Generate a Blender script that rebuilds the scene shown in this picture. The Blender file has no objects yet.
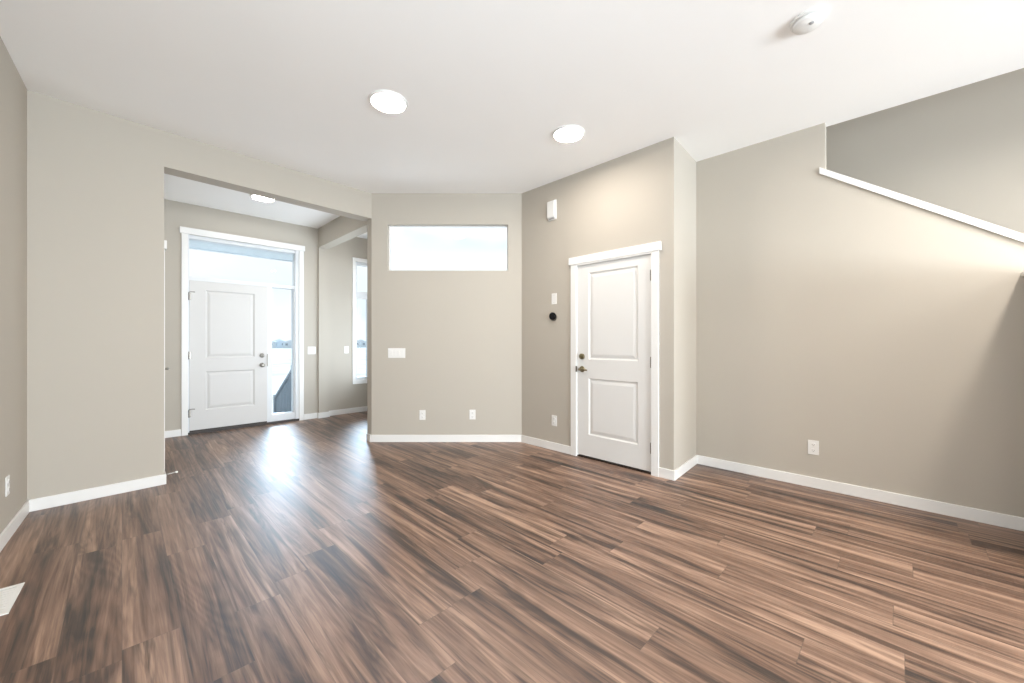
import bpy, bmesh, math, random
from mathutils import Vector, Matrix

sc = bpy.context.scene
COL = sc.collection
PI = math.pi
H = 3.05            # ceiling height

# ------------------------------------------------------------------ camera
cd = bpy.data.cameras.new('camera')
cam = bpy.data.objects.new('camera', cd)
COL.objects.link(cam)
cam.location = (0, 0, 1.232)
cam.rotation_euler = (PI / 2, 0, 0)
cd.sensor_width = 36.0
cd.lens = 36.0 * 390 / 1024
cd.shift_y = 0.0
cd.clip_start = 0.02
cd.clip_end = 2000
sc.camera = cam

# ------------------------------------------------------------------ colour management
sc.view_settings.view_transform = 'Standard'
sc.view_settings.look = 'None'
sc.view_settings.gamma = 1.0
sc.view_settings.exposure = 0.6
sc.cycles.diffuse_bounces = 8
sc.cycles.max_bounces = 14
sc.view_settings.use_curve_mapping = False

# ------------------------------------------------------------------ world: pale winter sky with soft clouds
SKY = 0.76
w = bpy.data.worlds.new('world')
sc.world = w
w.use_nodes = True
nt = w.node_tree
nt.nodes.clear()
tc = nt.nodes.new('ShaderNodeTexCoord')
sep = nt.nodes.new('ShaderNodeSeparateXYZ')
nt.links.new(tc.outputs['Generated'], sep.inputs[0])
mp = nt.nodes.new('ShaderNodeMapping')
mp.inputs['Location'].default_value = (0.95, 0.1, 0.55)
mp.inputs['Scale'].default_value = (1.0, 1.0, 2.2)
nt.links.new(tc.outputs['Generated'], mp.inputs[0])
nz = nt.nodes.new('ShaderNodeTexNoise')
nz.inputs['Scale'].default_value = 3.2
nz.inputs['Detail'].default_value = 3
nz.inputs['Roughness'].default_value = 0.45
nt.links.new(mp.outputs[0], nz.inputs['Vector'])
rp = nt.nodes.new('ShaderNodeValToRGB')
rp.color_ramp.elements[0].position = 0.40
rp.color_ramp.elements[1].position = 0.56
nt.links.new(nz.outputs['Fac'], rp.inputs[0])
el = nt.nodes.new('ShaderNodeValToRGB')
el.color_ramp.elements[0].position = 0.0
el.color_ramp.elements[0].color = (0.66, 0.84, 0.93, 1)
el.color_ramp.elements[1].position = 0.45
el.color_ramp.elements[1].color = (0.48, 0.71, 0.92, 1)
for p_, c_ in ((0.035, (0.55, 0.79, 0.94, 1)), (0.075, (0.84, 0.92, 0.97, 1)), (0.21, (0.90, 0.95, 0.98, 1)), (0.28, (0.52, 0.75, 0.92, 1))):
    e_ = el.color_ramp.elements.new(p_)
    e_.color = c_
nt.links.new(sep.outputs['Z'], el.inputs[0])
mx = nt.nodes.new('ShaderNodeMix')
mx.data_type = 'RGBA'
nt.links.new(rp.outputs['Color'], mx.inputs['Factor'])
nt.links.new(el.outputs['Color'], mx.inputs[6])
mx.inputs[7].default_value = (0.95, 0.97, 1.0, 1)
bg = nt.nodes.new('ShaderNodeBackground')
bg.inputs['Strength'].default_value = SKY
nt.links.new(mx.outputs[2], bg.inputs['Color'])
# bright patch added to the sky for the floor glare, above the house front
GLOW_AZ, GLOW_EL, GLOW = math.atan2(512 - 318, 390), math.radians(27), 31.0
vd = nt.nodes.new('ShaderNodeVectorMath')
vd.operation = 'DOT_PRODUCT'
nrm = nt.nodes.new('ShaderNodeVectorMath')
nrm.operation = 'NORMALIZE'
nt.links.new(tc.outputs['Generated'], nrm.inputs[0])
nt.links.new(nrm.outputs[0], vd.inputs[0])
vd.inputs[1].default_value = (-math.sin(GLOW_AZ) * math.cos(GLOW_EL), math.cos(GLOW_AZ) * math.cos(GLOW_EL), math.sin(GLOW_EL))
mr = nt.nodes.new('ShaderNodeMapRange')
mr.interpolation_type = 'SMOOTHSTEP'
mr.inputs['From Min'].default_value = math.cos(math.radians(15.5))
mr.inputs['From Max'].default_value = math.cos(math.radians(8))
mr.inputs['To Min'].default_value = 0
mr.inputs['To Max'].default_value = GLOW
nt.links.new(vd.outputs['Value'], mr.inputs['Value'])
bg2 = nt.nodes.new('ShaderNodeBackground')
bg2.inputs['Color'].default_value = (0.62, 0.81, 1.0, 1)
nt.links.new(mr.outputs[0], bg2.inputs['Strength'])
ad = nt.nodes.new('ShaderNodeAddShader')
nt.links.new(bg.outputs[0], ad.inputs[0])
nt.links.new(bg2.outputs[0], ad.inputs[1])
out = nt.nodes.new('ShaderNodeOutputWorld')
nt.links.new(ad.outputs[0], out.inputs[0])


# ------------------------------------------------------------------ large area lights: daylight through the rear windows, plus added fills
def area(name, loc, rot, sx, sy, energy, color):
    l = bpy.data.lights.new(name, 'AREA')
    l.shape = 'RECTANGLE'
    l.size, l.size_y = sx, sy
    l.energy = energy
    l.color = color
    o = bpy.data.objects.new(name, l)
    COL.objects.link(o)
    o.location = loc
    o.rotation_euler = rot
    return o


R_ = math.sqrt(0.5)
REAR_M = 6.0
REAR0 = (5.86 + (REAR_M - 3.5) * R_ - 0.40, 0)          # rear wall start (right end seen from inside)
REAR0 = (REAR0[0], REAR0[0] - REAR_M / R_)
REAR_T = (-R_, -R_)
DAY = 640
SIDE = 48
NOOK = 22
REAR_WINDOWS = ((0.6, 2.4, 0.15, 2.45), (2.7, 4.5, 0.15, 2.45))
for s0, s1, z0, z1 in REAR_WINDOWS:
    sm, zm = (s0 + s1) / 2, (z0 + z1) / 2
    area('rear_daylight', (REAR0[0] + REAR_T[0] * sm + R_ * 0.55, REAR0[1] + REAR_T[1] * sm - R_ * 0.55, zm - 0.3),
         (PI / 2 + math.radians(42), 0, PI / 4), s1 - s0 - 0.12, z1 - z0 - 0.12, DAY / 2, (0.82, 0.92, 1.0))
# added fill light behind a made-up opening in the left wall, brightening the ceiling
LW_P, LW_T = (-3.50, 2.815), (0.6770565, -0.7359310)
LEFT_GAP = (3.4, 5.6, 0.35, 2.35)            # metres from the far left corner, heights
sm = (LEFT_GAP[0] + LEFT_GAP[1]) / 2
area('side_fill', (LW_P[0] + LW_T[0] * sm - 0.736 * 0.55, LW_P[1] + LW_T[1] * sm - 0.677 * 0.55, 1.05),
     (PI / 2 + math.radians(68), 0, math.atan2(LW_T[1], LW_T[0]) + 0), LEFT_GAP[1] - LEFT_GAP[0], 2.0, SIDE, (0.82, 0.92, 1.0))
# added fill light for foyer and nook, unseen behind the centre wall
NK0, NK1 = (-2.39, 7.165), (-1.69, 4.87)      # the nook's side wall, far end to near end
NKL = math.hypot(NK1[0] - NK0[0], NK1[1] - NK0[1])
NKT = ((NK1[0] - NK0[0]) / NKL, (NK1[1] - NK0[1]) / NKL)
NOOK_GAP = (0.45, 2.05, 0.35, 2.40)
sm = (NOOK_GAP[0] + NOOK_GAP[1]) / 2
area('nook_fill', (NK0[0] + NKT[0] * sm - NKT[1] * 0.35, NK0[1] + NKT[1] * sm + NKT[0] * 0.35, 1.25),
     (PI / 2 + math.radians(40), 0, math.atan2(NKT[1], NKT[0]) + PI), NOOK_GAP[1] - NOOK_GAP[0], 1.9, NOOK, (0.80, 0.90, 1.0))
LAMP = 92.0         # radiance of the round ceiling lamps
LAMP_COL = (1.0, 0.915, 0.82)


# ------------------------------------------------------------------ materials
def new_mat(name):
    m = bpy.data.materials.new(name)
    m.use_nodes = True
    n = m.node_tree
    return m, n, n.nodes['Principled BSDF']


def N(n, kind, **kw):
    o = n.nodes.new(kind)
    for k, v in kw.items():
        setattr(o, k, v)
    return o


def math_node(n, op, a, b=None):
    o = n.nodes.new('ShaderNodeMath')
    o.operation = op
    for i, v in enumerate((a, b)):
        if v is None:
            continue
        if isinstance(v, (int, float)):
            o.inputs[i].default_value = v
        else:
            n.links.new(v, o.inputs[i])
    return o.outputs[0]


def simple(name, col, rough=0.5, metal=0.0, var=0.03, scale=6.0, bump=0.0, bscale=200.0, spec=0.5, coat=0.0):
    """painted surface with a faint procedural mottling and orange-peel bump"""
    m, n, p = new_mat(name)
    t = N(n, 'ShaderNodeTexCoord')
    z = N(n, 'ShaderNodeTexNoise')
    z.inputs['Scale'].default_value = scale
    z.inputs['Detail'].default_value = 3
    n.links.new(t.outputs['Object'], z.inputs['Vector'])
    x = N(n, 'ShaderNodeMix', data_type='RGBA')
    n.links.new(z.outputs['Fac'], x.inputs['Factor'])
    x.inputs[6].default_value = (*[c * (1 - var) for c in col], 1)
    x.inputs[7].default_value = (*[min(1, c * (1 + var)) for c in col], 1)
    n.links.new(x.outputs[2], p.inputs['Base Color'])
    p.inputs['Roughness'].default_value = rough
    p.inputs['Metallic'].default_value = metal
    p.inputs['Specular IOR Level'].default_value = spec
    p.inputs['Coat Weight'].default_value = coat
    if bump:
        b = N(n, 'ShaderNodeTexNoise')
        b.inputs['Scale'].default_value = bscale
        n.links.new(t.outputs['Object'], b.inputs['Vector'])
        bn = N(n, 'ShaderNodeBump')
        bn.inputs['Strength'].default_value = bump
        bn.inputs['Distance'].default_value = 0.002
        n.links.new(b.outputs['Fac'], bn.inputs['Height'])
        n.links.new(bn.outputs[0], p.inputs['Normal'])
    return m


M = {}
M['wall'] = simple('wall_paint', (0.470, 0.434, 0.378), 0.75, var=0.012, scale=2, bump=0.12, spec=0.3)
M['ceiling'] = simple('ceiling_paint', (0.91, 0.905, 0.89), 0.9, var=0.01, scale=3, bump=0.2, bscale=120, spec=0.2)
M['trim'] = simple('trim_paint', (0.78, 0.775, 0.76), 0.4, var=0.01, spec=0.4)
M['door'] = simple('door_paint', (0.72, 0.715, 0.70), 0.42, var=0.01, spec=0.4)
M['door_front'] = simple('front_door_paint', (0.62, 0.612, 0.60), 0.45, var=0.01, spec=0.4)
M['plastic'] = simple('white_plastic', (0.78, 0.775, 0.755), 0.35, var=0.01)
M['slot'] = simple('dark_slot', (0.05, 0.05, 0.05), 0.6)
M['grey'] = simple('grey_plastic', (0.38, 0.38, 0.38), 0.5)
M['black'] = simple('black_plastic', (0.006, 0.006, 0.007), 0.12, spec=0.25)
M['nickel'] = simple('satin_nickel', (0.24, 0.225, 0.20), 0.35, metal=1.0, var=0.05, scale=40)
M['bronze'] = simple('aged_nickel', (0.26, 0.225, 0.14), 0.38, metal=1.0, var=0.08, scale=40)
M['vinyl'] = simple('white_vinyl', (0.68, 0.70, 0.72), 0.4, var=0.01)
M['sill'] = simple('dark_sill_and_gap', (0.035, 0.025, 0.02), 0.5)  # dark sill, also the gap shade painted under the side door
M['rail'] = simple('grey_rail', (0.20, 0.235, 0.27), 0.5, var=0.1)
M['siding'] = simple('hazed_siding', (0.72, 0.80, 0.86), 0.8, var=0.1, scale=0.5)  # aerial haze is mixed into the colours of the distant houses
M['roofing'] = simple('hazed_shingle', (0.74, 0.80, 0.85), 0.9, var=0.15, scale=0.8)
M['housewindow'] = simple('hazed_house_window', (0.34, 0.40, 0.46), 0.3)
M['concrete'] = simple('porch_concrete', (0.62, 0.62, 0.61), 0.9, var=0.1, scale=8)


def soffit_mat():
    m, n, p = new_mat('perforated_soffit')
    t = N(n, 'ShaderNodeTexCoord')
    wv = N(n, 'ShaderNodeTexWave')
    wv.wave_type = 'BANDS'
    wv.bands_direction = 'Y'
    wv.inputs['Scale'].default_value = 3.2
    n.links.new(t.outputs['Object'], wv.inputs['Vector'])
    nzz = N(n, 'ShaderNodeTexNoise')
    nzz.inputs['Scale'].default_value = 9
    n.links.new(t.outputs['Object'], nzz.inputs['Vector'])
    f = math_node(n, 'MULTIPLY', wv.outputs['Fac'], nzz.outputs['Fac'])
    x = N(n, 'ShaderNodeMix', data_type='RGBA')
    n.links.new(f, x.inputs['Factor'])
    x.inputs[6].default_value = (0.66, 0.71, 0.75, 1)
    x.inputs[7].default_value = (0.9, 0.93, 0.95, 1)
    n.links.new(x.outputs[2], p.inputs['Base Color'])
    p.inputs['Roughness'].default_value = 0.7
    return m


M['soffit'] = soffit_mat()


def snow_mat():
    m, n, p = new_mat('snowy_field')
    t = N(n, 'ShaderNodeTexCoord')
    a = N(n, 'ShaderNodeTexNoise')
    a.inputs['Scale'].default_value = 0.35
    a.inputs['Detail'].default_value = 8
    a.inputs['Roughness'].default_value = 0.65
    n.links.new(t.outputs['Object'], a.inputs['Vector'])
    r = N(n, 'ShaderNodeValToRGB')
    r.color_ramp.elements[0].position = 0.36
    r.color_ramp.elements[0].color = (0.46, 0.385, 0.31, 1)
    r.color_ramp.elements[1].position = 0.54
    r.color_ramp.elements[1].color = (0.64, 0.62, 0.585, 1)
    n.links.new(a.outputs['Fac'], r.inputs[0])
    n.links.new(r.outputs['Color'], p.inputs['Base Color'])
    p.inputs['Roughness'].default_value = 0.9
    return m


M['snow'] = snow_mat()


def glass_mat(name, haze=0.0, tint=(0.97, 0.985, 0.99)):
    m = bpy.data.materials.new(name)
    m.use_nodes = True
    n = m.node_tree
    n.nodes.clear()
    tr = N(n, 'ShaderNodeBsdfTransparent')
    tr.inputs['Color'].default_value = (*tint, 1)
    gl = N(n, 'ShaderNodeBsdfGlossy')
    gl.inputs['Roughness'].default_value = 0.02
    fr = N(n, 'ShaderNodeFresnel')
    fr.inputs['IOR'].default_value = 1.25
    mxs = N(n, 'ShaderNodeMixShader')
    n.links.new(fr.outputs[0], mxs.inputs[0])
    body = tr.outputs[0]
    if haze:
        tl = N(n, 'ShaderNodeBsdfTranslucent')
        tl.inputs['Color'].default_value = (0.95, 0.96, 0.98, 1)
        hz = N(n, 'ShaderNodeMixShader')
        hz.inputs[0].default_value = haze
        n.links.new(tr.outputs[0], hz.inputs[1])
        n.links.new(tl.outputs[0], hz.inputs[2])
        body = hz.outputs[0]
    n.links.new(body, mxs.inputs[1])
    n.links.new(gl.outputs[0], mxs.inputs[2])
    o = N(n, 'ShaderNodeOutputMaterial')
    n.links.new(mxs.outputs[0], o.inputs[0])
    return m


M['glass'] = glass_mat('clear_glass')
M['frost'] = glass_mat('hazy_glass', 0.05)


def lens_mat(name='lamp_diffuser', k=1.0):
    m = bpy.data.materials.new(name)
    m.use_nodes = True
    n = m.node_tree
    n.nodes.clear()
    e = N(n, 'ShaderNodeEmission')
    e.inputs['Strength'].default_value = LAMP * k
    e.inputs['Color'].default_value = (*LAMP_COL, 1)
    o = N(n, 'ShaderNodeOutputMaterial')
    n.links.new(e.outputs[0], o.inputs[0])
    return m


M['lens'] = lens_mat()
M['lens_dimmed'] = lens_mat('dimmed_lamp_diffuser', 0.42)      # foyer circuit turned down


def wood_mat():
    """wide vinyl planks running along the (-1,1) diagonal of the room"""
    m, n, p = new_mat('plank_floor')
    t = N(n, 'ShaderNodeTexCoord')
    rot = N(n, 'ShaderNodeVectorRotate')
    rot.rotation_type = 'Z_AXIS'
    rot.inputs['Angle'].default_value = -math.radians(135)
    n.links.new(t.outputs['Object'], rot.inputs['Vector'])
    s = N(n, 'ShaderNodeSeparateXYZ')
    n.links.new(rot.outputs[0], s.inputs[0])
    u, v = s.outputs['X'], s.outputs['Y']
    W_, L_ = 0.182, 1.22
    vr = math_node(n, 'DIVIDE', v, W_)
    row = math_node(n, 'FLOOR', vr)
    wn = N(n, 'ShaderNodeTexWhiteNoise', noise_dimensions='1D')
    n.links.new(row, wn.inputs['W'])
    uu = math_node(n, 'ADD', math_node(n, 'DIVIDE', u, L_), math_node(n, 'MULTIPLY', wn.outputs['Value'], 7.3))
    colm = math_node(n, 'FLOOR', uu)
    cv = N(n, 'ShaderNodeCombineXYZ')
    n.links.new(row, cv.inputs[0])
    n.links.new(colm, cv.inputs[1])
    wn2 = N(n, 'ShaderNodeTexWhiteNoise', noise_dimensions='2D')
    n.links.new(cv.outputs[0], wn2.inputs['Vector'])
    pid = wn2.outputs['Value']

    def grain(us, vs, zz, scale, detail, rough, dist):
        c = N(n, 'ShaderNodeCombineXYZ')
        n.links.new(math_node(n, 'ADD', math_node(n, 'MULTIPLY', u, us), math_node(n, 'MULTIPLY', pid, 31.7)), c.inputs[0])
        n.links.new(math_node(n, 'ADD', math_node(n, 'MULTIPLY', v, vs), math_node(n, 'MULTIPLY', pid, 17.3)), c.inputs[1])
        n.links.new(math_node(n, 'MULTIPLY', pid, zz), c.inputs[2])
        g = N(n, 'ShaderNodeTexNoise')
        g.inputs['Scale'].default_value = scale
        g.inputs['Detail'].default_value = detail
        g.inputs['Roughness'].default_value = rough
        g.inputs['Distortion'].default_value = dist
        n.links.new(c.outputs[0], g.inputs['Vector'])
        return g.outputs['Fac']

    broad = grain(0.55, 9.5, 50, 1.0, 5, 0.6, 1.3)
    fine = grain(1.8, 55.0, 20, 1.0, 5, 0.65, 0.8)
    smudge = grain(0.8, 13.0, 90, 1.0, 4, 0.6, 1.0)
    arch = grain(0.42, 3.4, 70, 1.0, 1, 0.4, 0.6)
    rings = math_node(n, 'SINE', math_node(n, 'MULTIPLY', arch, 150.0))
    val = math_node(n, 'ADD', math_node(n, 'ADD', math_node(n, 'MULTIPLY', broad, 0.85), 0.085), math_node(n, 'MULTIPLY', math_node(n, 'SUBTRACT', fine, 0.5), 0.32))
    val = math_node(n, 'ADD', val, math_node(n, 'MULTIPLY', rings, 0.022))
    val = math_node(n, 'ADD', val, math_node(n, 'MULTIPLY', math_node(n, 'SUBTRACT', pid, 0.5), 0.10))
    r = N(n, 'ShaderNodeValToRGB')
    e = r.color_ramp.elements
    e[0].position = 0.33
    e[0].color = (0.020, 0.009, 0.004, 1)
    e[1].position = 0.71
    e[1].color = (0.41, 0.258, 0.175, 1)
    k = e.new(0.44)
    k.color = (0.115, 0.057, 0.033, 1)
    k = e.new(0.555)
    k.color = (0.222, 0.128, 0.083, 1)
    n.links.new(val, r.inputs[0])
    # darker smudges / knots
    r2 = N(n, 'ShaderNodeValToRGB')
    r2.color_ramp.elements[0].position = 0.36
    r2.color_ramp.elements[0].color = (0.26, 0.21, 0.17, 1)
    r2.color_ramp.elements[1].position = 0.49
    r2.color_ramp.elements[1].color = (1, 1, 1, 1)
    n.links.new(smudge, r2.inputs[0])
    mu = N(n, 'ShaderNodeMix', data_type='RGBA', blend_type='MULTIPLY')
    mu.inputs['Factor'].default_value = 1.0
    n.links.new(r.outputs['Color'], mu.inputs[6])
    n.links.new(r2.outputs['Color'], mu.inputs[7])
    # seams
    fv = math_node(n, 'FRACT', vr)
    fu = math_node(n, 'FRACT', uu)
    dv = math_node(n, 'MULTIPLY', math_node(n, 'MINIMUM', fv, math_node(n, 'SUBTRACT', 1.0, fv)), W_)
    du = math_node(n, 'MULTIPLY', math_node(n, 'MINIMUM', fu, math_node(n, 'SUBTRACT', 1.0, fu)), L_)
    dm = math_node(n, 'MINIMUM', dv, du)
    seam = math_node(n, 'LESS_THAN', dm, 0.0016)
    sx = N(n, 'ShaderNodeMix', data_type='RGBA')
    n.links.new(math_node(n, 'MULTIPLY', seam, 0.45), sx.inputs['Factor'])
    n.links.new(mu.outputs[2], sx.inputs[6])
    sx.inputs[7].default_value = (0.07, 0.045, 0.03, 1)
    n.links.new(sx.outputs[2], p.inputs['Base Color'])
    rr = N(n, 'ShaderNodeMapRange')
    rr.inputs['From Min'].default_value = 0.3
    rr.inputs['From Max'].default_value = 0.7
    rr.inputs['To Min'].default_value = 0.46
    rr.inputs['To Max'].default_value = 0.38
    n.links.new(fine, rr.inputs['Value'])
    n.links.new(rr.outputs[0], p.inputs['Roughness'])
    p.inputs['Specular IOR Level'].default_value = 0.3
    p.inputs['Coat Weight'].default_value = 0.75
    p.inputs['Coat IOR'].default_value = 1.6
    p.inputs['Coat Roughness'].default_value = 0.56
    bn = N(n, 'ShaderNodeBump')
    bn.inputs['Strength'].default_value = 0.25
    bn.inputs['Distance'].default_value = 0.0015
    n.links.new(math_node(n, 'SUBTRACT', fine, math_node(n, 'MULTIPLY', seam, 0.6)), bn.inputs['Height'])
    n.links.new(bn.outputs[0], p.inputs['Normal'])
    return m


M['wood'] = wood_mat()


# ------------------------------------------------------------------ mesh helpers
def box(bm, x0, x1, y0, y1, z0, z1, bev=0.0):
    vs = [bm.verts.new((x, y, z)) for x in (x0, x1) for y in (y0, y1) for z in (z0, z1)]
    fs = [(0, 1, 3, 2), (4, 6, 7, 5), (0, 4, 5, 1), (2, 3, 7, 6), (0, 2, 6, 4), (1, 5, 7, 3)]
    faces = [bm.faces.new([vs[i] for i in f]) for f in fs]
    if bev:
        es = list({e for f in faces for e in f.edges})
        bmesh.ops.bevel(bm, geom=es, offset=bev, segments=2, affect='EDGES', profile=0.6)


def prism(bm, pts, z0, z1):
    """extrude a 2-D polygon; z0 / z1 numbers or per-vertex lists"""
    n = len(pts)
    za = z0 if isinstance(z0, (list, tuple)) else [z0] * n
    zb = z1 if isinstance(z1, (list, tuple)) else [z1] * n
    lo = [bm.verts.new((p[0], p[1], za[i])) for i, p in enumerate(pts)]
    hi = [bm.verts.new((p[0], p[1], zb[i])) for i, p in enumerate(pts)]
    bm.faces.new(lo[::-1])
    bm.faces.new(hi)
    for i in range(n):
        j = (i + 1) % n
        bm.faces.new((lo[i], lo[j], hi[j], hi[i]))


def profile_y(bm, pts, y0, y1):
    """extrude an x-z polygon along y"""
    a = [bm.verts.new((p[0], y0, p[1])) for p in pts]
    b = [bm.verts.new((p[0], y1, p[1])) for p in pts]
    bm.faces.new(a)
    bm.faces.new(b[::-1])
    n = len(pts)
    for i in range(n):
        j = (i + 1) % n
        bm.faces.new((a[j], a[i], b[i], b[j]))


def lathe(bm, prof, axis='Z', c=(0, 0, 0), seg=32, close=True):
    """revolve (radius, height) pairs around an axis through c"""
    rings = []
    for r, h in prof:
        ring = []
        for i in range(seg):
            a = 2 * PI * i / seg
            q = (r * math.cos(a), r * math.sin(a), h)
            if axis == 'Y':
                q = (q[0], h, q[1])
            elif axis == 'X':
                q = (h, q[0], q[1])
            ring.append(bm.verts.new((q[0] + c[0], q[1] + c[1], q[2] + c[2])))
        rings.append(ring)
    for a, b in zip(rings, rings[1:]):
        for i in range(seg):
            j = (i + 1) % seg
            bm.faces.new((a[i], a[j], b[j], b[i]))
    if close:
        bm.faces.new(rings[0][::-1])
        bm.faces.new(rings[-1])


def tube(bm, path, radii, seg=12):
    path = [Vector(p) for p in path]
    rings = []
    for i, p in enumerate(path):
        d = (path[min(i + 1, len(path) - 1)] - path[max(i - 1, 0)]).normalized()
        up = Vector((0, 0, 1)) if abs(d.z) < 0.9 else Vector((1, 0, 0))
        a = d.cross(up).normalized()
        b = d.cross(a).normalized()
        r = radii[i] if isinstance(radii, (list, tuple)) else radii
        rings.append([bm.verts.new(p + a * r * math.cos(2 * PI * k / seg) + b * r * math.sin(2 * PI * k / seg)) for k in range(seg)])
    for a, b in zip(rings, rings[1:]):
        for i in range(seg):
            j = (i + 1) % seg
            bm.faces.new((a[i], a[j], b[j], b[i]))
    bm.faces.new(rings[0][::-1])
    bm.faces.new(rings[-1])


def obj(name, bm, mat, parent=None, loc=(0, 0, 0), rz=0.0, smooth=False, **props):
    bmesh.ops.remove_doubles(bm, verts=bm.verts, dist=1e-6)
    bmesh.ops.recalc_face_normals(bm, faces=bm.faces)
    me = bpy.data.meshes.new(name)
    bm.to_mesh(me)
    bm.free()
    me.materials.append(mat)
    if smooth:
        for f in me.polygons:
            f.use_smooth = True
        me.set_sharp_from_angle(angle=math.radians(35))
    o = bpy.data.objects.new(name, me)
    COL.objects.link(o)
    if parent:
        o.parent = parent
    o.location = loc
    o.rotation_euler = (0, 0, rz)
    for k, v in props.items():
        o[k] = v
    return o


def empty(name, loc, rz=0.0, **props):
    o = bpy.data.objects.new(name, None)
    COL.objects.link(o)
    o.empty_display_size = 0.1
    o.location = loc
    o.rotation_euler = (0, 0, rz)
    for k, v in props.items():
        o[k] = v
    return o


def copy_tree(o, parent=None):
    c = o.copy()
    COL.objects.link(c)
    if parent:
        c.parent = parent
    for ch in list(o.children):
        copy_tree(ch, c)
    return c


def BM():
    return bmesh.new()


# ------------------------------------------------------------------ wall frames
# x runs to the right along the wall as seen from the room, y runs INTO the wall, z up
class Frame:
    def __init__(s, p, q=None, t=None):
        s.p = p
        if t is None:
            d = (q[0] - p[0], q[1] - p[1])
            l = math.hypot(*d)
            t = (d[0] / l, d[1] / l)
            s.len = l
        s.t = t
        s.a = math.atan2(t[1], t[0])

    def w(s, x, y=0.0):
        return (s.p[0] + s.t[0] * x - s.t[1] * y, s.p[1] + s.t[1] * x + s.t[0] * y)

    def loc(s, x, z, y=0.0):
        return (*s.w(x, y), z)


A, C, D = (-3.50, 2.815), (-1.725, 4.79), (0.118, 4.79)
F_, G = (1.436, 3.462), (1.865, 3.948)
GE = (3.329, 2.536)
LWT = (-0.6770565, 0.7359310)
LW0 = (A[0] - LWT[0] * 11.2, A[1] - LWT[1] * 11.2)
FL = Frame(LW0, t=LWT)                   # left wall
FL.len = 11.2
FH = Frame(A, C)                         # wall with the wide foyer opening
FC = Frame(C, D)                         # centre wall with the transom
FD = Frame(D, F_)                        # wall with the side door
FG = Frame(F_, G)                        # short return
FR = Frame(G, GE)                        # right wall below the stairs
DWM = 6.656
FF = Frame((-DWM * R_, DWM * R_), t=(R_, R_))    # front wall of the foyer
FB = Frame(REAR0, t=REAR_T)              # rear wall behind the camera
BX = 0.743                               # left jamb of the opening along FH
Bp = FH.w(BX)
FT = Frame(Bp, (Bp[0] - R_ * 2.2, Bp[1] + R_ * 2.2))   # foyer left wall, from the jamb away to the front wall


def wall(name, fr, pieces, ends=None, mat='wall', **kw):
    """pieces: (x0, x1, y0, y1, z0, z1) boxes in the wall's frame -> one mesh"""
    bm = BM()
    for q in pieces:
        box(bm, *q)
    return obj(name, bm, M[mat], None, (*fr.p, 0), fr.a, kind='structure', **kw)


ZB, ZT = -0.04, H + 0.04

# left wall
wa, wb = FL.len - LEFT_GAP[1], FL.len - LEFT_GAP[0]  # opening made for the added side light
wall('wall_left', FL, [(0, wa, 0, 0.12, ZB, ZT), (wb, FL.len + 0.1, 0, 0.12, ZB, ZT), (wa, wb, 0, 0.12, ZB, LEFT_GAP[2]), (wa, wb, 0, 0.12, LEFT_GAP[3], ZT)])
# stub and header over the foyer opening
wall('wall_opening', FH, [(-0.02, BX, 0, 0.12, ZB, ZT), (BX, FH.len, 0, 0.18, 2.742, ZT)])
# centre wall with the transom hole; its left end is the right jamb of the opening
cT = 0.09
bm = BM()
TX0, TX1, TZ0, TZ1 = 0.197, 1.676, 2.104, 2.669
JX, JY = -0.078, 0.0702
prism(bm, [(0, 0), (TX0, 0), (TX0, cT), (-0.03, cT), (JX, JY)], ZB, ZT)
box(bm, TX0, TX1, 0, cT, ZB, TZ0)
box(bm, TX0, TX1, 0, cT, TZ1, ZT)
box(bm, TX1, FC.len + 0.08, 0, cT, ZB, ZT)
obj('wall_center', bm, M['wall'], None, (*C, 0), FC.a, kind='structure')
# side door wall
DX0, DX1, DZ = 0.827, 1.668, 2.05
ca, sa = math.cos(FG.a - FD.a), math.sin(FG.a - FD.a)
bm = BM()
box(bm, -0.06, DX0, 0, 0.12, ZB, ZT)
box(bm, DX0, DX1, 0, 0.12, DZ, ZT)
prism(bm, [(DX1, 0), (FD.len, 0), (FD.len + ca * 0.12 - 0.006, sa * 0.12), (DX1, 0.12)], ZB, ZT)
obj('wall_door', bm, M['wall'], None, (*D, 0), FD.a, kind='structure')
# short return: kept just behind the door wall's end at the corner
wall('wall_return', FG, [(0.012, FG.len + 0.1, 0.0, 0.10, ZB, ZT)])
# right wall: full height to the stair opening, then a sloped top
EX = 1.021
slope = (2.640 - 1.905) / (EX - 2.034)
bm = BM()
TH = 0.09
profile_y(bm, [(-0.02, ZB), (EX, ZB), (EX, H), (-0.02, H)], 0, TH)
END = 5.15
ztop = lambda x: 2.625 + slope * (x - EX)
XL = 3.2
profile_y(bm, [(EX, ZB), (END, ZB), (END, ztop(XL)), (XL, ztop(XL)), (EX, ztop(EX))], 0, TH)
profile_y(bm, [(END + 0.02, ZB), (7.7, ZB), (7.7, ZT), (END + 0.02, ZT)], 0, TH)
obj('wall_right', bm, M['wall'], None, (*G, 0), FR.a, kind='structure')
# sloped white cap on the stair wall
bm = BM()
sl = math.atan(slope)
cx0 = EX - 0.035


def capz(x, o):
    return 2.6 + slope * (x - EX) + o


profile_y(bm, [(cx0, capz(cx0, 0.008)), (XL, capz(XL, 0.008)), (XL, capz(XL, 0.060)), (cx0, capz(cx0, 0.060))], -0.018, 0.0)
profile_y(bm, [(EX, capz(EX, 0.024)), (XL, capz(XL, 0.024)), (XL, capz(XL, 0.058)), (EX, capz(EX, 0.058))], 0.0, TH + 0.018)
obj('trim_1', bm, M['trim'], None, (*G, 0), FR.a, kind='structure', label='sloped white cap on the stair wall')
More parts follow.
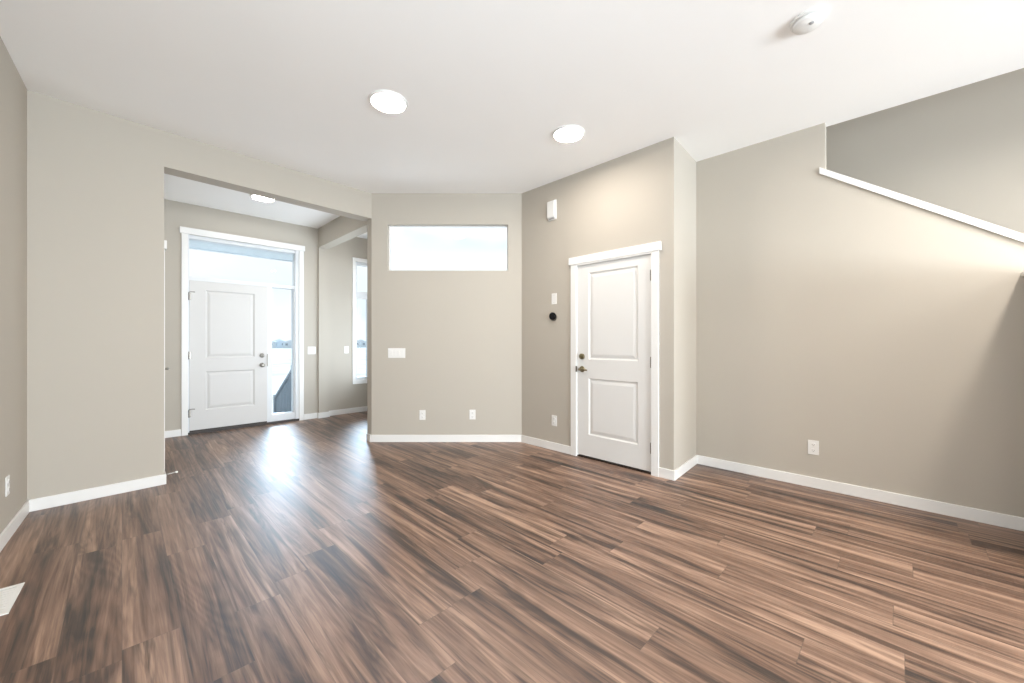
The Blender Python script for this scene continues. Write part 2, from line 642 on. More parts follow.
# low partition standing out from the right wall at the frame edge, with its white cap
PX, PZ = 2.045, 1.655
bm = BM()
box(bm, PX, PX + 0.12, -0.75, 0, ZB, PZ)
obj('wall_partition', bm, M['wall'], None, (*G, 0), FR.a, kind='structure')
bm = BM()
box(bm, PX - 0.022, PX + 0.142, -0.772, 0, PZ, PZ + 0.03, 0.003)
obj('trim_2', bm, M['trim'], None, (*G, 0), FR.a, kind='structure')
# stairwell beyond the sloped wall, open to the floor above
SW = 1.10
wall('wall_stairwell', FR, [(0.4, END, SW, SW + 0.1, ZB, 5.6), (0.3, 0.4, TH, SW + 0.1, ZB, 5.6),
                            (END, END + 0.1, TH, SW + 0.1, ZB, 5.6), (END - 0.1, END + 0.02, 0, TH, ZB, 5.6), (0.3, END - 0.1, TH - 0.1, TH, H + 0.06, 5.6)])
bm = BM()
box(bm, 0.3, END + 0.1, -0.02, SW + 0.1, 5.6, 5.7)
obj('ceiling_stairwell', bm, M['ceiling'], None, (*G, 0), FR.a, kind='structure')
# rear wall behind the camera with its two windows
RWIN = REAR_WINDOWS
RL = 5.6
pcs = []
x = -0.3
for (a, b, z0, z1) in RWIN:
    pcs += [(x, a, 0, 0.12, ZB, ZT), (a, b, 0, 0.12, ZB, z0), (a, b, 0, 0.12, z1, ZT)]
    x = b
pcs.append((x, RL, 0, 0.12, ZB, ZT))
wall('wall_rear', FB, pcs)
# front wall of the foyer and of the nook
OX0, OX1, OZ = 0.613, 1.954, 2.648      # door + sidelight + transom opening
NX0, NX1, NZ0, NZ1 = 2.862, 3.29, 0.56, 2.62   # nook window opening
PL0, PL1 = 2.234, 2.389
wall('wall_front', FF, [(-0.15, OX0, 0, 0.16, ZB, ZT), (OX0, OX1, 0, 0.16, OZ, ZT), (OX1, PL0, 0, 0.16, ZB, ZT), (PL0, PL1, -0.035, 0.16, ZB, ZT),
                        (PL1, NX0, 0.05, 0.16, ZB, ZT), (NX0, NX1, 0.05, 0.16, ZB, NZ0), (NX0, NX1, 0.05, 0.16, NZ1, ZT), (NX1, 3.42, 0.05, 0.16, ZB, ZT)])
# beam between foyer and nook
bm = BM()
box(bm, PL0, PL1, -2.036, -0.035, 2.742, H)
obj('beam_foyer', bm, M['wall'], None, (*FF.p, 0), FF.a, kind='structure')
# hidden side wall of the nook, with an opening for the added light
N0, N1 = NK1, NK0
FN = Frame(N1, N0)
wall('wall_nook', FN, [(-0.05, NOOK_GAP[0], 0, 0.06, ZB, ZT), (NOOK_GAP[1], FN.len, 0, 0.06, ZB, ZT), (NOOK_GAP[0], NOOK_GAP[1], 0, 0.06, ZB, NOOK_GAP[2]), (NOOK_GAP[0], NOOK_GAP[1], 0, 0.06, NOOK_GAP[3], ZT)])
# foyer left wall with the inner door
IX0 = 0.20
IX1 = IX0 + 0.72
wall('wall_foyer', FT, [(0.12, IX0, 0, 0.12, ZB, ZT), (IX0, IX1, 0, 0.12, 2.05, ZT), (IX1, FT.len + 0.05, 0, 0.12, ZB, ZT)])


# floor and ceiling
def ext(fr, x, y):
    return fr.w(x, y)


def meet(f, g):
    """crossing of two wall lines"""
    d = f.t[0] * g.t[1] - f.t[1] * g.t[0]
    r = (g.p[0] - f.p[0], g.p[1] - f.p[1])
    return f.w((r[0] * g.t[1] - r[1] * g.t[0]) / d)


RLc = meet(FL, FB)
RRc = meet(FR, FB)
main_f = [RLc, A, Bp, C, D, F_, G, RRc]
foyer = [Bp, FT.w(2.1), FF.w(0.2, 0.02), FF.w(PL1, 0.02), FF.w(PL1, 0.06), FF.w(3.40, 0.06), N0, (C[0] + 0.02, C[1] + 0.085), C]


def slab(name, polys, z0, z1, mat):
    bm = BM()
    for q in polys:
        prism(bm, q, z0, z1)
    return obj(name, bm, M[mat], kind='structure')


stairf = [FR.w(0.35, 0.0), FR.w(0.35, SW + 0.05), FR.w(END + 0.05, SW + 0.05), FR.w(END + 0.05, 0.0)]
slab('floor', [main_f, foyer, stairf], -0.06, 0.0, 'wood')
main_c = [RLc, A, Bp, C, D, F_, G, FR.w(0.05, TH), FR.w(7.4, TH), RRc]
slab('ceiling', [main_c, foyer], H, H + 0.06, 'ceiling')

# baseboards
BH, BT = 0.087, 0.013


def board(name, fr, spans, y=0.0):
    bm = BM()
    for a, b in spans:
        profile = [(0, 0), (BH - 0.006, 0), (BH, 0.005)]
        box(bm, a, b, y - BT, y, 0, BH, 0.0025)
    return obj(name, bm, M['trim'], None, (*fr.p, 0), fr.a, kind='structure')


board('baseboard_left', FL, [(0, FL.len)])
bm = BM()
box(bm, 0, BX + BT, -BT, 0, 0, BH, 0.0025)
box(bm, BX, BX + BT, 0, 0.12, 0, BH, 0.0025)
obj('baseboard_opening', bm, M['trim'], None, (*FH.p, 0), FH.a, kind='structure')
bm = BM()
box(bm, -0.004, FC.len, -BT, 0, 0, BH, 0.0025)
ja = math.atan2(JY, JX)              # jamb return
prism(bm, [(0, 0), (JX, JY), (JX - BT * math.sin(ja), JY + BT * math.cos(ja)), (-BT * 0.95, -BT)], 0, BH)
obj('baseboard_center', bm, M['trim'], None, (*FC.p, 0), FC.a, kind='structure')
board('baseboard_door', FD, [(0, 0.755), (1.738, FD.len + BT)])
board('baseboard_return', FG, [(-0.004, FG.len)])
board('baseboard_right', FR, [(0, PX), (PX + 0.12, END)])
board('baseboard_front', FF, [(0.0, 0.545), (2.022, PL0)])
bm = BM()
box(bm, PL0 - BT, PL1 + BT, -0.035 - BT, -0.035, 0, BH, 0.0025)
box(bm, PL0 - BT, PL0, -0.035, 0, 0, BH, 0.0025)
box(bm, PL1, PL1 + BT, -0.035, 0.05, 0, BH, 0.0025)
box(bm, PL1, 3.38, 0.05 - BT, 0.05, 0, BH, 0.0025)
obj('baseboard_nook', bm, M['trim'], None, (*FF.p, 0), FF.a, kind='structure')
board('baseboard_foyer', FT, [(0.01, IX0 - 0.07), (IX1 + 0.07, FT.len - 0.1)])


# ------------------------------------------------------------------ doors
def panel_leaf(bm, x0, x1, z0, z1, yf, yb, panels):
    """leaf with moulded raised panels; front at yf, back at yb"""
    px0, px1 = panels[0][0], panels[0][1]
    ps = sorted(panels, key=lambda q: q[2])
    box(bm, x0, px0, yf, yb, z0, z1)
    box(bm, px1, x1, yf, yb, z0, z1)
    z = z0
    for q in ps:
        box(bm, px0, px1, yf, yb, z, q[2])
        z = q[3]
    box(bm, px0, px1, yf, yb, z, z1)
    for (a, b, c, d) in ps:
        rings = []
        for ins, dy in ((0, 0), (0.004, 0.004), (0.012, 0.012), (0.026, 0.012), (0.030, 0.009), (0.052, 0.004)):
            rings.append([bm.verts.new(v) for v in ((a + ins, yf + dy, c + ins), (b - ins, yf + dy, c + ins),
                                                    (b - ins, yf + dy, d - ins), (a + ins, yf + dy, d - ins))])
        for r0, r1 in zip(rings, rings[1:]):
            for i in range(4):
                j = (i + 1) % 4
                bm.faces.new((r0[i], r0[j], r1[j], r1[i]))
        bm.faces.new(rings[-1])
        bk = [bm.verts.new(v) for v in ((a, yb, c), (b, yb, c), (b, yb, d), (a, yb, d))]
        bm.faces.new(bk[::-1])
    return bm


def hinge(parent, x, z, y, mat, stop=False):
    bm = BM()
    lathe(bm, [(0.004, -0.052), (0.0075, -0.048), (0.0075, 0.048), (0.004, 0.052)], 'Z', (x, y, z), 12)
    box(bm, x - 0.004, x + 0.022, y + 0.004, y + 0.008, z - 0.045, z + 0.045)
    if stop:                             # hinge-pin stop arm
        tube(bm, [(x, y - 0.002, z + 0.055), (x + 0.03, y - 0.012, z + 0.06), (x + 0.06, y - 0.012, z + 0.058)], [0.005, 0.004, 0.006], 8)
    return obj('hinge', bm, M[mat], parent, smooth=True, label='metal hinge')


# --- front door with sidelight and transom
d1 = empty('door_1', (*FF.p, 0), FF.a, kind='structure', label='white two-panel front door with sidelight and transom above')
FRY = 0.02                               # recess of the unit's frame
bm = BM()
box(bm, 0.549, OX0, -0.018, 0, 0, OZ, 0.002)
box(bm, OX1, 2.018, -0.018, 0, 0, OZ, 0.002)
obj('casing', bm, M['trim'], d1)
bm = BM()
box(bm, 0.530, 2.034, -0.026, 0, OZ, OZ + 0.082, 0.002)
obj('casing_header', bm, M['trim'], d1)
bm = BM()                                # jambs, mullion, transom bar
box(bm, OX0, 0.628, FRY - 0.02, 0.15, 0.03, OZ)
box(bm, 1.904, OX1, FRY - 0.02, 0.15, 0.03, OZ)
box(bm, 1.526, 1.584, FRY, 0.15, 0.03, 2.045)
box(bm, 0.628, 1.904, FRY, 0.15, 2.045, 2.098, 0.003)
box(bm, 0.628, 1.904, FRY, 0.15, 2.60, OZ)
box(bm, 1.584, 1.904, FRY + 0.005, 0.15, 0.03, 0.135, 0.003)
box(bm, 1.888, 1.904, FRY + 0.012, 0.15, 0.135, 2.045)
box(bm, 1.584, 1.592, FRY + 0.012, 0.15, 0.135, 2.045)
obj('door_frame', bm, M['vinyl'], d1)
bm = BM()
box(bm, 0.613, 1.954, -0.012, 0.15, 0, 0.030)
obj('bottom_strip', bm, M['sill'], d1, label='dark door sill')
bm = BM()
box(bm, 0.630, 1.902, 0.07, 0.078, 2.098, 2.60)
obj('transom_glass', bm, M['glass'], d1, label='clear pane above the door')
bm = BM()
box(bm, 1.592, 1.888, 0.07, 0.078, 0.135, 2.045)
obj('sidelight_glass', bm, M['glass'], d1, label='clear narrow pane beside the door')
bm = BM()
panel_leaf(bm, 0.631, 1.523, 0.050, 2.043, 0.008, 0.052, [(0.80, 1.365, 0.305, 0.825), (0.80, 1.365, 1.008, 1.925)])
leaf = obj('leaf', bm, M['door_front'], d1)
bm = BM()
box(bm, 0.633, 1.521, 0.004, 0.05, 0.030, 0.050)
obj('door_sweep', bm, M['sill'], leaf)
for z in (1.026, 0.887):
    bm = BM()
    if z > 1:
        lathe(bm, [(0.030, 0.008), (0.032, 0.002), (0.030, -0.012), (0.022, -0.016)], 'Y', (1.458, 0, z), 24)
        box(bm, 1.454, 1.462, -0.030, -0.014, z - 0.014, z + 0.014, 0.002)
    else:
        lathe(bm, [(0.032, 0.008), (0.033, 0.0), (0.028, -0.008), (0.012, -0.012), (0.012, -0.028), (0.022, -0.034), (0.028, -0.046),
                   (0.027, -0.056), (0.016, -0.064)], 'Y', (1.458, 0, z), 24)
    obj('deadbolt' if z > 1 else 'knob', bm, M['nickel'], leaf, smooth=True, label='satin nickel ' + ('deadbolt' if z > 1 else 'round door knob'))
bm = BM()
box(bm, 1.522, 1.532, -0.003, 0.012, 0.865, 1.045)
obj('strike_plate', bm, M['nickel'], d1, label='dark metal strike plate')
hinge(d1, 0.625, 1.831, -0.006, 'nickel', True)
hinge(d1, 0.625, 1.048, -0.006, 'nickel')
hinge(d1, 0.625, 0.277, -0.006, 'nickel', True)

# --- side door
d2 = empty('door_2', (*FD.p, 0), FD.a, kind='structure', label='white two-panel side door with lever handle')
bm = BM()
box(bm, 0.755, DX0, -0.018, 0, 0, 2.062, 0.002)
box(bm, DX1, 1.738, -0.018, 0, 0, 2.062, 0.002)
box(bm, DX0, DX1, -0.018, 0, 2.046, 2.062)
obj('casing', bm, M['trim'], d2)
bm = BM()
box(bm, 0.733, 1.760, -0.026, 0, 2.062, 2.140, 0.002)
obj('casing_header', bm, M['trim'], d2)
bm = BM()
box(bm, DX0, DX0 + 0.004, 0, 0.12, 0, 2.05)
box(bm, DX1 - 0.004, DX1, 0, 0.12, 0, 2.05)
box(bm, DX0, DX1, 0, 0.12, 2.044, 2.05)
box(bm, DX0, DX1, 0.052, 0.075, 0, 2.046)
obj('jamb', bm, M['trim'], d2)
bm = BM()
box(bm, DX0 + 0.004, DX1 - 0.004, 0.0, 0.11, 0, 0.012)  # dark strip painted in for the shade of the gap below the leaf
obj('bottom_strip', bm, M['sill'], d2, label='dark strip painted as the shaded gap under the door')
bm = BM()
panel_leaf(bm, 0.834, 1.661, 0.024, 2.042, 0.004, 0.048, [(0.972, 1.528, 0.248, 0.845), (0.972, 1.528, 1.045, 1.955)])
leaf2 = obj('leaf', bm, M['door'], d2)
bm = BM()
lathe(bm, [(0.031, 0.004), (0.032, -0.002), (0.030, -0.014), (0.024, -0.018)], 'Y', (0.893, 0, 1.074), 24)
box(bm, 0.889, 0.897, -0.032, -0.016, 1.060, 1.088, 0.002)
obj('deadbolt', bm, M['bronze'], leaf2, smooth=True, label='round brushed metal deadbolt')
bm = BM()
lathe(bm, [(0.032, 0.004), (0.033, -0.002), (0.028, -0.010), (0.013, -0.014), (0.012, -0.045), (0.014, -0.055), (0.008, -0.060)], 'Y', (0.893, 0, 0.938), 24)
tube(bm, [(0.890, -0.050, 0.938), (0.92, -0.052, 0.939), (0.96, -0.050, 0.936), (0.985, -0.046, 0.932)], [0.011, 0.010, 0.009, 0.007], 10)
obj('lever_handle', bm, M['bronze'], leaf2, smooth=True, label='brushed metal lever')
bm = BM()
box(bm, 0.822, 0.832, -0.020, -0.004, 0.908, 0.968)
obj('strike_plate', bm, M['nickel'], d2, label='small dark latch plate')
for z in (1.845, 1.040, 0.246):
    bm = BM()
    lathe(bm, [(0.004, -0.052), (0.0075, -0.048), (0.0075, 0.048), (0.004, 0.052)], 'Z', (1.664, -0.008, z), 12)
    box(bm, 1.652, 1.676, -0.003, 0.003, z - 0.045, z + 0.045)
    obj('hinge', bm, M['nickel'], d2, smooth=True, label='metal hinge')

# --- inner door in the foyer's left wall, seen only edge-on past the jamb
d3 = empty('door_3', (*FT.p, 0), FT.a, kind='structure', label='white inner door at the foyer edge, seen edge-on')
bm = BM()
box(bm, IX0 - 0.07, IX0, -0.012, 0, 0, 2.055, 0.002)
box(bm, IX1, IX1 + 0.07, -0.012, 0, 0, 2.055, 0.002)
box(bm, IX0 - 0.085, IX1 + 0.085, -0.024, 0, 2.055, 2.13, 0.002)
obj('casing', bm, M['trim'], d3)
bm = BM()
panel_leaf(bm, IX0 + 0.004, IX1 - 0.004, 0.015, 2.045, 0.003, 0.045, [(IX0 + 0.13, IX1 - 0.13, 0.25, 0.845), (IX0 + 0.13, IX1 - 0.13, 1.045, 1.92)])
leaf3 = obj('leaf', bm, M['door'], d3)
bm = BM()
hx = IX1 - 0.065
lathe(bm, [(0.031, 0.004), (0.031, -0.008), (0.012, -0.012), (0.011, -0.076)], 'Y', (hx, 0, 0.95), 20)
tube(bm, [(hx, -0.074, 0.95), (hx - 0.05, -0.077, 0.95), (hx - 0.10, -0.070, 0.948)], [0.010, 0.009, 0.007], 10)
obj('lever_handle', bm, M['nickel'], leaf3, smooth=True, label='metal lever')
hinge(d3, IX0 + 0.002, 1.83, -0.010, 'nickel')
hinge(d3, IX0 + 0.002, 1.03, -0.010, 'nickel')
hinge(d3, IX0 + 0.002, 0.25, -0.010, 'nickel')

# ------------------------------------------------------------------ windows
w1 = empty('window_1', (*FC.p, 0), FC.a, kind='structure', label='wide hazy transom pane high on the centre wall')
bm = BM()
yy = 0.055
box(bm, TX0, TX1, yy, cT, TZ0, TZ0 + 0.012)
box(bm, TX0, TX1, yy, cT, TZ1 - 0.010, TZ1)
box(bm, TX0, TX0 + 0.014, yy, cT, TZ0 + 0.012, TZ1 - 0.010)
box(bm, TX1 - 0.014, TX1, yy, cT, TZ0 + 0.012, TZ1 - 0.010)
obj('window_frame', bm, M['trim'], w1)
bm = BM()
box(bm, TX0 + 0.014, TX1 - 0.014, yy + 0.008, yy + 0.014, TZ0 + 0.012, TZ1 - 0.010)
obj('pane', bm, M['frost'], w1)

w2 = empty('window_2', (*FF.p, 0), FF.a, kind='structure', label='tall white-framed window in the nook')
NY = 0.05
bm = BM()
box(bm, 2.808, NX0, NY - 0.018, NY, NZ0, NZ1, 0.002)
box(bm, NX1, 3.345, NY - 0.018, NY, NZ0, NZ1, 0.002)
box(bm, 2.808, 3.345, NY - 0.018, NY, NZ1, NZ1 + 0.065, 0.002)
box(bm, 2.808, 3.345, NY - 0.022, NY, NZ0 - 0.065, NZ0, 0.002)
obj('casing', bm, M['trim'], w2)
fy0, fy1 = NY + 0.015, NY + 0.10
bm = BM()
box(bm, NX0, NX0 + 0.035, fy0, fy1, NZ0, NZ1)
box(bm, NX1 - 0.035, NX1, fy0, fy1, NZ0, NZ1)
box(bm, NX0 + 0.035, NX1 - 0.035, fy0, fy1, NZ0, NZ0 + 0.05)
box(bm, NX0 + 0.035, NX1 - 0.035, fy0, fy1, NZ1 - 0.05, NZ1)
box(bm, NX0 + 0.035, NX1 - 0.035, fy0, fy1, 1.985, 2.105, 0.003)
box(bm, 3.095, 3.125, fy0 + 0.01, fy1, NZ0 + 0.05, 1.985)
obj('window_frame', bm, M['vinyl'], w2)
for a, b, z0, z1 in ((NX0 + 0.035, NX1 - 0.035, 2.105, NZ1 - 0.05), (NX0 + 0.035, 3.095, NZ0 + 0.05, 1.985), (3.125, NX1 - 0.035, NZ0 + 0.05, 1.985)):
    bm = BM()
    box(bm, a, b, NY + 0.05, NY + 0.056, z0, z1)
    obj('pane', bm, M['glass'], w2)

for i, (a, b, z0, z1) in enumerate(RWIN):
    rw = empty('window_%d' % (3 + i), (*FB.p, 0), FB.a, kind='structure')
    bm = BM()
    for q in ((a, a + 0.06, z0, z1), (b - 0.06, b, z0, z1), (a + 0.06, b - 0.06, z0, z0 + 0.06), (a + 0.06, b - 0.06, z1 - 0.06, z1)):
        box(bm, q[0], q[1], -0.01, 0.1, q[2], q[3])
    box(bm, (a + b) / 2 - 0.03, (a + b) / 2 + 0.03, -0.06, -0.035, z0 + 0.06, z1 - 0.06)
    obj('window_frame', bm, M['vinyl'], rw)


# ------------------------------------------------------------------ wall plates
def outlet(label, fr, x, z, y=0.0, group=None):
    t = empty('wall_outlet', fr.loc(x, z, y), fr.a, label=label, category='outlet')
    if group:
        t['group'] = group
    bm = BM()
    box(bm, -0.037, 0.037, -0.006, 0, -0.060, 0.060, 0.003)
    obj('cover_plate', bm, M['plastic'], t)
    for dz in (0.024, -0.024):
        bm = BM()
        lathe(bm, [(0.0165, -0.005), (0.0165, -0.0085), (0.0155, -0.0095)], 'Y', (0, 0, dz), 20)
        s = obj('receptacle', bm, M['plastic'], t, smooth=True)
        bm = BM()
        box(bm, -0.008, -0.006, -0.0102, -0.009, dz - 0.003, dz + 0.006)
        box(bm, 0.006, 0.008, -0.0102, -0.009, dz - 0.003, dz + 0.005)
        lathe(bm, [(0.0028, -0.009), (0.0028, -0.0102)], 'Y', (0, 0, dz - 0.008), 8)
        obj('slots', bm, M['slot'], s, label='dark socket slots')
    return t


def switch(label, fr, x, z, gangs, y=0.0, group=None):
    t = empty('light_switch', fr.loc(x, z, y), fr.a, label=label, category='light switch')
    if group:
        t['group'] = group
    wdt = 0.074 + 0.046 * (gangs - 1)
    bm = BM()
    box(bm, -wdt / 2, wdt / 2, -0.006, 0, -0.060, 0.060, 0.003)
    obj('cover_plate', bm, M['plastic'], t)
    for g in range(gangs):
        gx = (g - (gangs - 1) / 2) * 0.046
        bm = BM()
        v = [(gx - 0.0165, -0.0065), (gx + 0.0165, -0.0065)]
        box(bm, gx - 0.0165, gx + 0.0165, -0.0085, -0.005, -0.033, 0.0, 0.001)
        box(bm, gx - 0.0165, gx + 0.0165, -0.0105, -0.005, 0.0005, 0.033, 0.001)
        obj('rocker', bm, M['plastic'], t)
    return t


outlet('white duplex outlet on the centre wall below the four-gang switch', FC, 0.626, 0.330)
outlet('white duplex outlet on the centre wall nearer the side door', FC, 1.240, 0.335)
outlet('white duplex outlet left of the side door casing', FD, 0.515, 0.335)
outlet('white duplex outlet low on the wide right wall under the stairs', FR, 0.944, 0.338)
outlet('white outlet on the left wall at the photo edge', FL, FL.len - 0.53, 0.335)
switch('wide white four-gang switch plate below the hazy transom', FC, 0.310, 1.090, 4)
switch('white two-gang switch plate right of the front door', FF, 2.138, 1.090, 2)
switch('white single switch plate left of the nook window', FF, 2.708, 1.090, 1, 0.05)

# blank plate above the thermostat
t = empty('blank_plate', FD.loc(0.513, 1.716), FD.a, label='small white blank wall plate above the black thermostat', category='wall plate')
bm = BM()
box(bm, -0.036, 0.036, -0.006, 0, -0.062, 0.062, 0.003)
obj('cover_plate', bm, M['plastic'], t)
for dz in (0.042, -0.042):
    bm = BM()
    lathe(bm, [(0.0035, -0.005), (0.0035, -0.0068)], 'Y', (0, 0, dz), 10)
    obj('screw', bm, M['grey'], t)

# thermostat: black round puck on a silvery base
t = empty('thermostat', FD.loc(0.503, 1.520), FD.a, label='round black thermostat on the wall left of the side door', category='thermostat')
bm = BM()
lathe(bm, [(0.044, 0), (0.046, -0.003), (0.046, -0.008), (0.040, -0.010)], 'Y', (0.004, 0, -0.010), 32)
obj('base_ring', bm, M['nickel'], t, smooth=True, label='silver base ring')
bm = BM()
lathe(bm, [(0.040, -0.008), (0.043, -0.012), (0.043, -0.026), (0.040, -0.031), (0.030, -0.034), (0.0, -0.035)], 'Y', (0, 0, 0), 32, close=False)
obj('dial', bm, M['black'], t, smooth=True, label='glossy black dial')

# door chime, high on the wall
t = empty('door_chime', FD.loc(0.492, 2.722), FD.a, label='white plastic door chime box high left of the side door', category='door chime')
bm = BM()
box(bm, -0.055, 0.055, -0.012, 0, -0.108, 0.112, 0.002)
obj('back_plate', bm, M['plastic'], t)
bm = BM()
vs = [(-0.053, -0.042), (0.053, -0.042), (0.053, -0.010), (-0.053, -0.010)]
prism(bm, vs, [-0.080, -0.080, -0.105, -0.105], [0.098, 0.098, 0.109, 0.109])
bmesh.ops.bevel(bm, geom=[e for e in bm.edges], offset=0.005, segments=3, affect='EDGES')
obj('cover', bm, M['plastic'], t, smooth=True)
bm = BM()
for k in range(5):
    box(bm, -0.036, 0.036, -0.036 + k * 0.004, -0.034 + k * 0.004, -0.097 - k * 0.0012, -0.088 - k * 0.0012)
obj('grille', bm, M['grey'], t, label='grey slots under the cover')


# ------------------------------------------------------------------ ceiling fixtures
def downlight(label, x, y, r=0.140, lens='lens'):
    t = empty('ceiling_light', (x, y, H), 0, label=label, category='ceiling light', group='round flush ceiling lights')
    bm = BM()
    lathe(bm, [(r * 0.85, 0.0), (r, 0.0), (r, -0.006), (r * 0.97, -0.013), (r * 0.90, -0.017), (r * 0.85, -0.010)], 'Z', (0, 0, 0), 48, close=False)
    obj('trim_ring', bm, M['plastic'], t, smooth=True)
    bm = BM()
    lathe(bm, [(r * 0.85, -0.008), (r * 0.80, -0.011), (r * 0.5, -0.013), (0.001, -0.014)], 'Z', (0, 0, 0), 48, close=False)
    obj('lens', bm, M[lens], t, smooth=True, label='glowing white lens')
    return t


downlight('lit round ceiling light nearer the left foyer opening', -0.9355, 2.954)
downlight('lit round ceiling light nearer the side door', 0.494, 3.409)
downlight('lit round ceiling light inside the foyer, half hidden by the header', -3.14, 4.92, lens='lens_dimmed')
# lamp added to brighten the nook, hidden from here by the centre wall
x, y = FF.w(2.80, -1.0)
downlight('unseen ceiling light added in the nook behind the centre wall', x, y, lens='lens_dimmed')
# the rest of the room's lamps, behind the camera
for (x, y) in (FR.w(4.40, -1.36), FR.w(2.40, -3.10), FR.w(4.40, -3.10)):
    downlight('lit round ceiling light behind the viewer', x, y)
for off in (0.55, 1.0, 1.45):            # unseen row over the partition, two lamps added to strengthen the wall wedge
    x, y = FR.w(2.42, -off)
    downlight('unseen ceiling light in the row added for the wall shadow', x, y)
t = downlight('unseen ceiling light added at the top of the stairwell', *FR.w(2.6, 0.6))  # added lamp that warms the far stairwell wall
t.location.z = 5.6

t = empty('smoke_detector', (1.671, 2.202, H), math.radians(40), label='white round smoke detector on the ceiling', category='smoke detector')
bm = BM()
lathe(bm, [(0.082, 0), (0.084, -0.004), (0.084, -0.012), (0.078, -0.015)], 'Z', (0, 0, 0), 48)
obj('base', bm, M['plastic'], t, smooth=True)
bm = BM()
lathe(bm, [(0.066, -0.013), (0.066, -0.019)], 'Z', (0, 0, 0), 48)
obj('vent_gap', bm, M['grey'], t, smooth=True, label='dark ventilation gap')
bm = BM()
lathe(bm, [(0.072, -0.018), (0.073, -0.024), (0.068, -0.034), (0.050, -0.043), (0.026, -0.047), (0.001, -0.048)], 'Z', (0, 0, 0), 48, close=False)
obj('cover', bm, M['plastic'], t, smooth=True)
bm = BM()
lathe(bm, [(0.011, -0.040), (0.011, -0.049), (0.008, -0.050)], 'Z', (-0.025, -0.022, 0), 16)
obj('test_button', bm, M['grey'], t, smooth=True, label='grey test button')

# ------------------------------------------------------------------ floor register by the left wall
rx = FL.len - (0.0)
t_ = LWT
cxy = FL.w(FL.len - 1.448, -0.118)
t = empty('floor_register', (*cxy, 0.0), FL.a, label='white metal floor register beside the left wall', category='floor vent')
bm = BM()
hw, hd = 0.152, 0.070
for q in ((-hw, hw, -hd, -hd + 0.022), (-hw, hw, hd - 0.022, hd), (-hw, -hw + 0.025, -hd + 0.022, hd - 0.022), (hw - 0.025, hw, -hd + 0.022, hd - 0.022)):
    box(bm, q[0], q[1], q[2], q[3], 0.0, 0.005, 0.001)
obj('frame', bm, M['plastic'], t)
bm = BM()
for k in range(9):
    x = -hw + 0.030 + k * (2 * hw - 0.06) / 9
    box(bm, x, x + 0.024, -hd + 0.022, hd - 0.022, 0.0015, 0.0042)
obj('grille', bm, M['plastic'], t)
bm = BM()
box(bm, -hw + 0.02, hw - 0.02, -hd + 0.02, hd - 0.02, 0.0003, 0.0012)  # flat grey sheet stands in for the shade inside the duct
obj('painted_duct_shade', bm, M['grey'], t, label='grey sheet painted as duct shade beneath the grille')

# spring door stop on the stub wall's end
p = FH.w(BX + BT, 0.03)
t = empty('door_stop', (*p, 0.072), FH.a, label='thin white spring door stop on the stub wall baseboard', category='door stop')
bm = BM()
lathe(bm, [(0.011, 0.0), (0.011, 0.004), (0.006, 0.008), (0.005, 0.012)], 'X', (0, 0, 0), 16)
obj('mount', bm, M['nickel'], t, smooth=True)
bm = BM()
tube(bm, [(0.010 + 0.055 * i / 80, 0.0042 * math.cos(i * 0.9), 0.0042 * math.sin(i * 0.9) + 0.006 * i / 80) for i in range(81)], 0.0013, 6)
obj('spring', bm, M['plastic'], t, smooth=True)
bm = BM()
lathe(bm, [(0.006, 0.063), (0.0085, 0.066), (0.0085, 0.078), (0.006, 0.082)], 'X', (0, 0, 0.006), 16)
obj('tip', bm, M['plastic'], t, smooth=True, label='white rubber tip')

# ------------------------------------------------------------------ outside the front door
bm = BM()
box(bm, 0.2, 2.15, 0.16, 0.62, -0.14, -0.02)
obj('porch_slab', bm, M['concrete'], None, (*FF.p, 0), FF.a, kind='structure')
bm = BM()
box(bm, 0.0, 2.30, 0.165, 1.18, 2.70, 2.74)
box(bm, 0.0, 2.30, 1.18, 1.21, 2.68, 2.90)
obj('porch_soffit', bm, M['soffit'], None, (*FF.p, 0), FF.a, kind='structure')
# snowy field falling away from the house
bm = BM()
n_ = 40
rows_ = []
rnd = random.Random(4)
for i in range(n_ + 1):
    d = 0.17 + 500 * (i / n_) ** 2.6
    rows_.append([bm.verts.new((-260 + 520 * j / 24 if i else -12 + 20 * j / 24, d, -0.16 - 0.0115 * d + rnd.uniform(-1, 1) * min(0.25, d * 0.006))) for j in range(25)])
for a, b in zip(rows_, rows_[1:]):
    for j in range(24):
        bm.faces.new((a[j], a[j + 1], b[j + 1], b[j]))
obj('ground', bm, M['snow'], None, (*FF.p, 0), FF.a, smooth=True, kind='structure')

# stair railing going down from the porch
t = empty('stair_railing', FF.loc(2.02, -0.14, 0.5), FF.a, label='grey slatted stair railing outside the sidelight', category='railing')
zr = lambda y: 0.92 - 0.56 * y
zl = lambda y: 0.10 - 0.56 * y


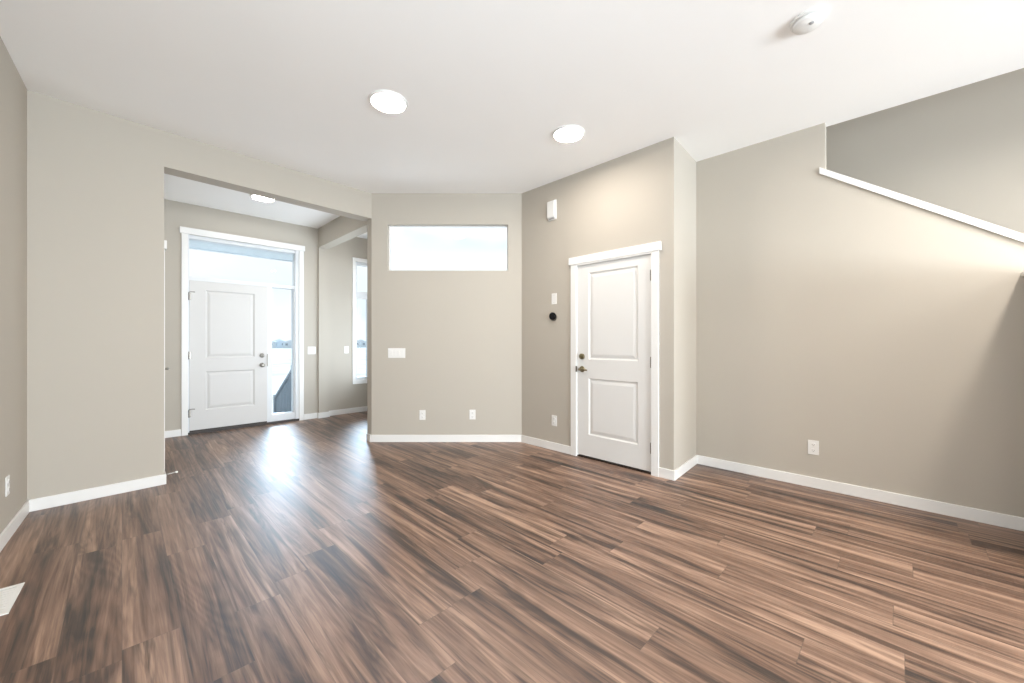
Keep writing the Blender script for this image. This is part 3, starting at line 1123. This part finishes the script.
def slanted(bm, x0, x1, y0, y1, f, dz0, dz1):
    vs = []
    for y in (y0, y1):
        for x in (x0, x1):
            for dz in (dz0, dz1):
                vs.append(bm.verts.new((x, y, f(y) + dz)))
    for f_ in ((0, 1, 3, 2), (4, 6, 7, 5), (0, 4, 5, 1), (2, 3, 7, 6), (0, 2, 6, 4), (1, 5, 7, 3)):
        bm.faces.new([vs[i] for i in f_])


bm = BM()
slanted(bm, -0.03, 0.03, 0, 1.06, zr, -0.03, 0.02)
obj('top_rail', bm, M['rail'], t)
bm = BM()
slanted(bm, -0.02, 0.02, 0, 1.06, zl, -0.03, 0.03)
obj('bottom_rail', bm, M['rail'], t)
for y in (0.0, 1.06):
    bm = BM()
    box(bm, -0.035, 0.035, y - 0.035, y + 0.035, -0.02 if y == 0 else -0.75, zr(y) + 0.06)
    obj('post', bm, M['rail'], t)
for k in range(11):
    y = 0.085 + k * 0.089
    bm = BM()
    box(bm, -0.012, 0.012, y - 0.022, y + 0.022, zl(y), zr(y))
    obj('baluster', bm, M['rail'], t)


# a few houses on the horizon
def house(label, ang, dist, wdt, hgt, roof):
    z = -0.16 - 0.0115 * dist * 0.93 - 0.3
    t = empty('distant_house', (-math.sin(ang) * dist, math.cos(ang) * dist, z), ang * 0.8, label=label, category='house', group='houses on the horizon')
    bm = BM()
    box(bm, -wdt / 2, wdt / 2, -4, 4, 0, hgt)
    obj('walls', bm, M['siding'], t)
    bm = BM()
    profile_y(bm, [(-wdt / 2 - 0.4, hgt - 0.1), (wdt / 2 + 0.4, hgt - 0.1), (0, hgt + roof)], -4.4, 4.4)
    obj('roof', bm, M['roofing'], t)
    for k in (-1, 1):
        bm = BM()
        box(bm, k * wdt / 4 - 0.8, k * wdt / 4 + 0.8, -4.06, -4.0, hgt * 0.5, hgt * 0.5 + 1.5)
        obj('window', bm, M['housewindow'], t)


for i, (px, dist, wdt, hgt, roof) in enumerate(((268, 285, 10, 5.0, 2.0), (280, 300, 10, 5.2, 2.3), (291, 290, 9.5, 4.6, 1.9), (303, 310, 10, 5.4, 2.2),
                                                (350, 300, 10, 5.0, 2.2), (361, 290, 9, 4.8, 2.0), (371, 305, 10, 5.2, 2.3))):
    house('distant house with haze in its pale blue-grey colour, on the snowy horizon', math.atan2(512 - px, 390), dist / math.cos(math.atan2(512 - px, 390)), wdt, hgt, roof)
